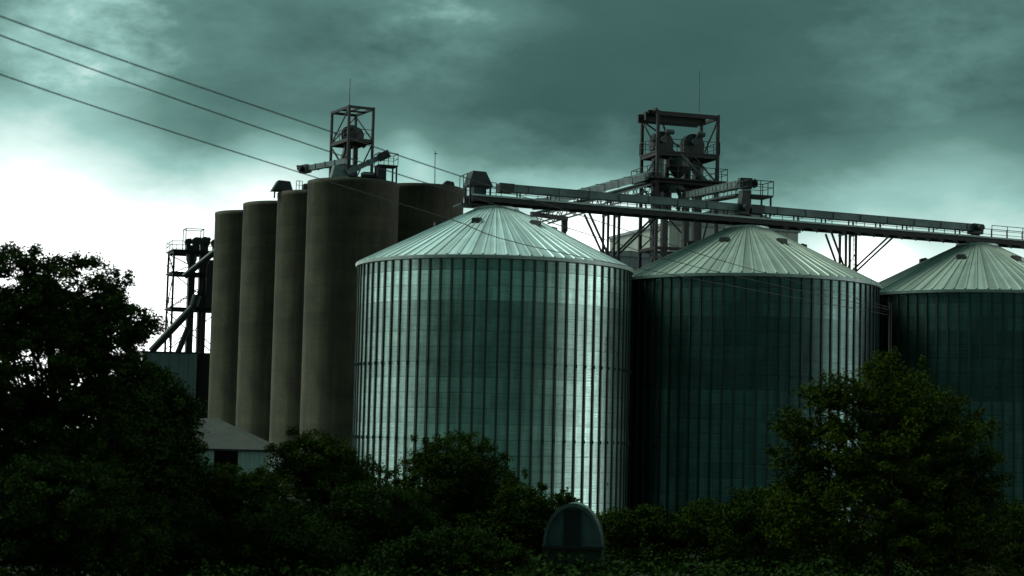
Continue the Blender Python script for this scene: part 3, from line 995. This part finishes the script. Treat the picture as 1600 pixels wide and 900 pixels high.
# ------------------------------------------------------------------ vegetation
def leaves_mesh(name, centres, radii, dirs, per, size, rng, mat, droop=0.0):
    n = len(centres)
    idx = np.repeat(np.arange(n), per)
    g = rng.normal(size=(len(idx), 3)) * 0.5
    l = np.linalg.norm(g, axis=1, keepdims=True); g *= np.minimum(1, 1.1 / np.maximum(l, 1e-6))
    off = g * radii[idx]
    if dirs is not None:  # elongate along the branch
        off += dirs[idx] * (rng.uniform(-1, 1, size=(len(idx), 1)) * radii[idx].max(axis=1, keepdims=True) * 1.2)
    c = centres[idx] + off
    s = size * rng.uniform(.6, 1.35, size=(len(idx), 1))
    u = rng.normal(size=(len(idx), 3)); u[:, 2] = u[:, 2] * .55 - droop
    u /= np.linalg.norm(u, axis=1, keepdims=True)
    w = rng.normal(size=(len(idx), 3)); w[:, 2] *= .6
    v = np.cross(u, w); v /= np.maximum(np.linalg.norm(v, axis=1, keepdims=True), 1e-6)
    nrm = np.cross(u, v)
    vs = np.stack([c - u * s, c + v * s * .45 + nrm * s * .12, c + u * s, c - v * s * .45 + nrm * s * .12], axis=1).reshape(-1, 3)
    m = len(idx)
    me = bpy.data.meshes.new(name)
    me.vertices.add(m * 4); me.vertices.foreach_set('co', vs.astype(np.float32).ravel())
    me.loops.add(m * 4); me.loops.foreach_set('vertex_index', np.arange(m * 4, dtype=np.int32))
    me.polygons.add(m); me.polygons.foreach_set('loop_start', np.arange(0, m * 4, 4, dtype=np.int32))
    try: me.polygons.foreach_set('loop_total', np.full(m, 4, dtype=np.int32))
    except Exception: pass
    me.materials.append(mat); me.update(calc_edges=True); me.validate()
    return me


def sample_crown(ells, n, rng, shell=.45):
    """points in a union of ellipsoids, thinned by lumps of noise; local coordinates"""
    vol = np.array([e[3] * e[4] * e[5] for e in ells]) ** .7; vol /= vol.sum()
    k = rng.choice(len(ells), size=n, p=vol)
    E = np.array(ells)
    d = rng.normal(size=(n, 3)); d /= np.linalg.norm(d, axis=1, keepdims=True)
    r = rng.uniform(shell, 1.0, size=(n, 1)) ** .6
    # bumpy surface
    ph = rng.uniform(0, 6, size=(len(ells), 3))
    bump = 1 + .16 * np.sin(d[:, :1] * 5 + ph[k][:, :1]) * np.cos(d[:, 2:3] * 6 + ph[k][:, 1:2]) + rng.normal(size=(n, 1)) * .05
    shoot = rng.uniform(size=(n, 1)) < .09      # stray shoots break the outline
    r = np.where(shoot & (d[:, 2:3] > -.2), rng.uniform(1.02, 1.28, size=(n, 1)), r)
    return E[k, :3] + d * r * bump * E[k, 3:6], d, np.where(r[:, 0] > 1.0, .45, 1.0)


def plant(name, base, ells, seed, mat, label, cat, group, ncl, per, leaf, clr, trunk_r, trunk_h, shell=.45, dirs=False, limbs=26, fol='crown', stem='trunk'):
    rng = np.random.default_rng(seed)
    t = thing(name, base, label, cat, group)
    cs, d, thin = sample_crown(ells, ncl, rng, shell)
    keep = cs[:, 2] > .15
    cs, d, thin = cs[keep], d[keep], thin[keep]
    rad = np.stack([rng.uniform(.7, 1.3, len(cs)) * clr, rng.uniform(.7, 1.3, len(cs)) * clr, rng.uniform(.5, .8, len(cs)) * clr * .8], axis=1)
    rad[:, :2] *= thin[:, None]
    dd = None
    if dirs:
        dd = d.copy(); dd[:, 2] = dd[:, 2] * .4 + .22; dd /= np.linalg.norm(dd, axis=1, keepdims=True)
    me = leaves_mesh(fol, cs, rad, dd, per, leaf, rng, M[mat])
    o = bpy.data.objects.new(fol, me); C.objects.link(o); o.parent = t
    m = MB(); b0 = V((0, 0, -.1)); top = V((0, 0, trunk_h))
    pts = [b0, V((.1, 0, trunk_h * .35)), V((-.05, .1, trunk_h * .7)), top]
    for i in range(3): m.tube(pts[i], pts[i + 1], trunk_r * (1 - .25 * i), trunk_r * (.75 - .25 * i), 9)
    sel = rng.choice(len(cs), size=min(limbs, len(cs)), replace=False)
    for i in sel:
        q = V(cs[i]); f = rng.uniform(.3, .95)
        p = V((0, 0, trunk_h * f)); mid = p.lerp(q, .5) + V((0, 0, .12 * (q - p).length))
        rr = trunk_r * .3
        m.tube(p, mid, rr, rr * .6, 6); m.tube(mid, q, rr * .6, rr * .15, 6)
    o2 = MB.build.__get__(m)(stem, M['bark'], None)
    o2.parent = t
    return t


def ell(px, py, rx, ry, Y, base, depth=None):
    """ellipsoid given by the size it has in the photo at depth Y; local to base"""
    c = at(px, py, Y) - base
    s = Y / FPX
    return (c.x, c.y, c.z, rx * s, (depth or (rx + ry) / 2) * s, ry * s)


# tall tree at left
Y = 66.0
b = at(70, 880, Y); b.z = 0
plant('tall_tree', b, [ell(15, 472, 85, 80, Y, b), ell(112, 468, 82, 78, Y, b), ell(60, 560, 120, 110, Y, b), ell(155, 520, 65, 60, Y, b), ell(208, 510, 34, 28, Y, b),
                       ell(190, 600, 60, 60, Y, b), ell(-60, 560, 80, 140, Y, b), ell(120, 690, 150, 70, Y, b), ell(20, 700, 110, 80, Y, b)],
      11, 'leaf_a', 'tall broad dark tree at the left edge, sky showing through its crown', 'tree', None, 1500, 130, .07, .42, .22, 7.5, .5, False, 60)
# darker bush tree at its right foot
Y = 72.0
b = at(235, 890, Y); b.z = 0
plant('bushy_tree', b, [ell(225, 640, 70, 75, Y, b), ell(275, 670, 42, 55, Y, b), ell(180, 720, 90, 80, Y, b), ell(240, 760, 80, 70, Y, b)],
      12, 'leaf_a', 'dense dark bushy tree in front of the block building, right of the tall tree', 'tree', None, 760, 120, .07, .42, .16, 4.5, .4, False, 30)
# feathery tree at right
Y = 70.0
b = at(1385, 890, Y); b.z = 0
plant('feathery_tree', b, [ell(1375, 600, 38, 38, Y, b), ell(1420, 640, 75, 55, Y, b), ell(1385, 700, 120, 75, Y, b), ell(1310, 620, 50, 26, Y, b), ell(1262, 670, 48, 24, Y, b), ell(1250, 720, 45, 30, Y, b),
                           ell(1490, 700, 62, 60, Y, b), ell(1530, 740, 38, 34, Y, b), ell(1380, 800, 165, 85, Y, b), ell(1480, 820, 85, 80, Y, b), ell(1265, 800, 60, 60, Y, b)],
      21, 'leaf_c', 'feathery tree with upswept branches standing before the two dark bins', 'tree', None, 1250, 110, .062, .33, .15, 6.8, .5, True, 70)

SH = 'shrubs of the near hedge'
shr = [
    (485, 716, 54, 40, 76, 'rounded shrub in front of the two nearest concrete silos', [(520, 740, 60, 45), (450, 780, 80, 60), (570, 775, 50, 50)]),
    (718, 720, 70, 40, 78, 'rounded shrub in front of the lower middle of the bright bin', [(690, 760, 70, 60), (770, 755, 45, 40), (740, 810, 95, 60)]),
    (345, 755, 70, 30, 74, 'low spreading shrub under the shed eaves', [(300, 790, 70, 45), (385, 808, 80, 50)]),
    (590, 800, 70, 50, 70, 'dark shrub filling the dip left of the bright bin', [(560, 840, 90, 50), (640, 830, 60, 50)]),
    (820, 800, 45, 40, 76, 'small shrub just left of the arched shelter', [(800, 840, 60, 50), (840, 830, 35, 35)]),
    (990, 820, 60, 32, 80, 'low dark shrub just right of the arched shelter', [(1010, 850, 70, 45)]),
    (1110, 822, 75, 34, 79, 'low dark shrub below the middle bin', [(1120, 855, 85, 45)]),
    (1195, 800, 60, 40, 76, 'dark shrub at the left foot of the feathery tree', [(1190, 845, 70, 50)]),
    (1590, 830, 38, 40, 74, 'shrub at the right edge beside the feathery tree', [(1600, 865, 50, 36)]),
    (95, 790, 125, 80, 63, 'broad black-green shrub below the tall left tree', [(30, 820, 90, 70), (170, 850, 90, 50)]),
    (260, 840, 90, 50, 66, 'low shrub at the bottom left below the bushy tree', [(210, 860, 70, 40), (330, 865, 70, 40)]),
    (430, 850, 80, 48, 66, 'low shrub at the bottom below the silos', [(480, 870, 70, 38)]),
    (700, 865, 85, 38, 66, 'low shrub at the bottom below the bright bin', [(640, 875, 60, 30), (770, 875, 60, 32)]),
]
for i, (px, py, rx, ry, Y, lab, more) in enumerate(shr):
    b = at(px, 895, Y); b.z = 0
    e = [ell(px, py, rx, ry, Y, b)] + [ell(*q, Y, b) for q in more]
    area = sum(q[2] * q[3] for q in more) + rx * ry
    plant('shrub', b, e, 40 + i, 'leaf_a' if Y < 71 else 'leaf_b', lab, 'shrub', SH, max(160, int(area / 22)), 115, .055, .36, .09, max(1.2, e[0][2] * .6), .5, False, 16, 'foliage', 'stem')
# sprig above the shelter
b = at(884, 830, 78); b.z = 0
plant('sapling', b, [ell(884, 782, 16, 10, 78, b), ell(880, 805, 22, 18, 78, b)], 77, 'leaf_b', 'spiky sapling poking up behind the arched shelter', 'sapling', None, 40, 50, .09, .25, .05, 2.4, .3, True, 10, 'foliage', 'stem')

# far scrub behind the hedge, round the foot of the bins: one mass of ground cover
rng = np.random.default_rng(5)
n = 2600
yy = rng.uniform(60, 126, n); xx = (rng.uniform(-.30, .30, n)) * yy
cc = np.stack([xx, yy, rng.uniform(.05, .9, n) * np.where(yy > 85, 1.0, .8)], axis=1)
rad = np.full((n, 3), .7); rad[:, 2] = .4
me = leaves_mesh('undergrowth', cc, rad, None, 45, .11, rng, M['leaf_a'])
o = bpy.data.objects.new('undergrowth', me); C.objects.link(o)
tag(o, 'dark low undergrowth covering the ground before the bins', 'undergrowth', kind='stuff')
# dry grass at the bottom right corner and along the near edge
n = 9000
yy = rng.uniform(62, 76, n); xx = rng.uniform(.22, .30, n) * yy
base = np.stack([xx, yy, np.zeros(n)], axis=1)
h = rng.uniform(.3, .9, n); lean = rng.normal(size=(n, 2)) * .18; wv = rng.normal(size=(n, 2)); wv /= np.linalg.norm(wv, axis=1, keepdims=True)
w3 = np.concatenate([wv * .018, np.zeros((n, 1))], axis=1)
tip = base + np.concatenate([lean, h[:, None]], axis=1)
vs = np.stack([base - w3, base + w3, tip], axis=1).reshape(-1, 3)
me = bpy.data.meshes.new('dry_grass')
me.from_pydata(vs.tolist(), [], [(3 * i, 3 * i + 1, 3 * i + 2) for i in range(n)])
me.materials.append(M['grass'])
o = bpy.data.objects.new('dry_grass', me); C.objects.link(o)
tag(o, 'pale dry grass in the bottom right corner', 'grass', kind='stuff')

# ------------------------------------------------------------------ sky and light
SUN_AZ, SUN_EL = R(-78), R(50)      # azimuth from +Y, clockwise positive
w = bpy.data.worlds.new("World"); scene.world = w
w.use_nodes = True
nt = w.node_tree
for n_ in list(nt.nodes): nt.nodes.remove(n_)
out = N(nt, 'ShaderNodeOutputWorld')
sky = N(nt, 'ShaderNodeTexSky', sky_type='NISHITA')
sky.sun_disc = False; sky.sun_elevation = SUN_EL; sky.sun_rotation = SUN_AZ
sky.air_density = 1.5; sky.dust_density = 3.0
bg_sky = N(nt, 'ShaderNodeBackground'); bg_sky.inputs[1].default_value = 0.08
nt.links.new(sky.outputs[0], bg_sky.inputs[0])
tc = N(nt, 'ShaderNodeTexCoord').outputs['Generated']
sep = N(nt, 'ShaderNodeSeparateXYZ'); nt.links.new(tc, sep.inputs[0])
X_, Y_, Z_ = sep.outputs
# cloud base: clouds flatten towards the horizon
n1 = noise(nt, tc, 1.0, 7, 0.55, (6.0, 6.0, 14.0))
n2 = noise(nt, tc, 1.0, 8, 0.6, (17.0, 17.0, 38.0))
n4 = noise(nt, tc, 1.0, 9, 0.62, (44.0, 44.0, 92.0))
n3 = noise(nt, tc, 1.0, 4, 0.5, (2.2, 2.2, 5.0))
def mn(a, b): return math_n(nt, 'MULTIPLY', a, b)
def ad(a, b): return math_n(nt, 'ADD', a, b)
# height of the bright band: higher at left of the view
def dirv(px, py):
    return tuple((at(px, py, 1000) - V((0, 0, CZ))).normalized())
def lump(px, py, sig, amp):
    """a brighter (or darker) bank of cloud standing in a given direction"""
    dn = N(nt, 'ShaderNodeVectorMath', operation='DISTANCE')
    nt.links.new(tc, dn.inputs[0]); dn.inputs[1].default_value = dirv(px, py)
    q = math_n(nt, 'DIVIDE', dn.outputs['Value'], sig)
    return mn(math_n(nt, 'EXPONENT', mn(mn(q, q), -1.0)), amp)
def sstep(v, a, b, lo=0.0, hi=1.0):
    r = N(nt, 'ShaderNodeMapRange', interpolation_type='SMOOTHSTEP')
    r.inputs['From Min'].default_value = a; r.inputs['From Max'].default_value = b
    r.inputs['To Min'].default_value = lo; r.inputs['To Max'].default_value = hi
    nt.links.new(v, r.inputs['Value'])
    return r.outputs[0]
side = ad(sstep(X_, 0.80, 0.96), sstep(X_, -0.72, -0.98, 0.0, 0.45))
thr = ad(ad(0.137, sstep(X_, 0.00, 0.20, 0.0, -0.013)), mn(side, 0.26))
el = ad(ad(Z_, mn(ad(n1, -.5), 0.09)), ad(mn(ad(n2, -.5), 0.055), mn(ad(n4, -.5), 0.02)))
t_ = math_n(nt, 'DIVIDE', math_n(nt, 'SUBTRACT', thr, el), 0.06)   # >0 bright
bright = ad(mn(t_, 0.5), 0.5)
bright = math_n(nt, 'MAXIMUM', bright, ad(0.16, mn(ad(n3, -.5), .45)))
bright = ad(bright, mn(ad(n1, -.5), 0.26))
bright = ad(bright, mn(ad(n2, -.5), 0.22))
bright = ad(bright, mn(ad(n4, -.5), 0.10))
patch = ad(mn(ad(n2, -.3), 3.2), mn(n4, 1.0))      # banks of cloud are ragged, not round
for L_ in ((50, 225, .040, .10), (150, 30, .05, .20), (635, 226, .010, .12), (662, 262, .012, .12), (700, 10, .045, .14), (330, 215, .03, -.06), (820, 190, .04, -.06), (1050, 150, .07, -.08),
           (1450, 60, .05, .10), (1500, 250, .04, .06), (420, 270, .025, .14), (950, 370, .03, .22), (1350, 410, .022, .25), (600, 90, .03, .05)):
    bright = ad(bright, mn(lump(*L_), patch))
bright = ad(bright, mn(side, 0.12))
bright = ad(bright, sstep(X_, -0.03, -0.26, 0.0, 0.12))
behind = sstep(Y_, -0.55, -0.25, 0.20, 1.0)
base_t = math_n(nt, 'MULTIPLY', math_n(nt, 'MAXIMUM', bright, 0.02), behind)
cl = ramp(nt, base_t, [(0.0, (.030, .09, .08)), (0.16, (.054, .132, .122)), (0.36, (.125, .265, .238)), (0.56, (.34, .61, .56)), (0.74, (.85, 1.05, 1.0)), (1.0, (2.1, 2.2, 2.15))])
# thinner cloud high overhead
zen = N(nt, 'ShaderNodeMapRange', interpolation_type='SMOOTHSTEP')
zen.inputs['From Min'].default_value = 0.30; zen.inputs['From Max'].default_value = 0.85
zen.inputs['To Min'].default_value = 1.0; zen.inputs['To Max'].default_value = 2.2
nt.links.new(Z_, zen.inputs['Value'])
zen_v = ad(mn(ad(zen.outputs[0], -1.0), sstep(Y_, -0.25, 0.30)), 1.0)
bg_c = N(nt, 'ShaderNodeBackground')
nt.links.new(cl, bg_c.inputs[0]); nt.links.new(mn(zen_v, sstep(X_, 0.84, 0.97, 1.0, 1.9)), bg_c.inputs[1])
mx = N(nt, 'ShaderNodeMixShader'); mx.inputs[0].default_value = 0.97
nt.links.new(bg_sky.outputs[0], mx.inputs[1]); nt.links.new(bg_c.outputs[0], mx.inputs[2])
nt.links.new(mx.outputs[0], out.inputs[0])

sd_ = bpy.data.lights.new('sun', 'SUN'); sd_.energy = 2.9; sd_.angle = R(25); sd_.color = (.86, 1.0, .86)
so = bpy.data.objects.new('sun', sd_); C.objects.link(so)
sdir = V((math.sin(SUN_AZ) * math.cos(SUN_EL), math.cos(SUN_AZ) * math.cos(SUN_EL), math.sin(SUN_EL)))
so.rotation_euler = sdir.to_track_quat('Z', 'Y').to_euler()
so.location = (-60, 60, 90)

scene.view_settings.view_transform = 'Standard'
scene.view_settings.look = 'None'
scene.view_settings.exposure = 0.0
scene.view_settings.gamma = 1.0
scene.render.resolution_x, scene.render.resolution_y = 1024, 576
scene.render.engine = 'CYCLES'
scene.cycles.use_denoising = True
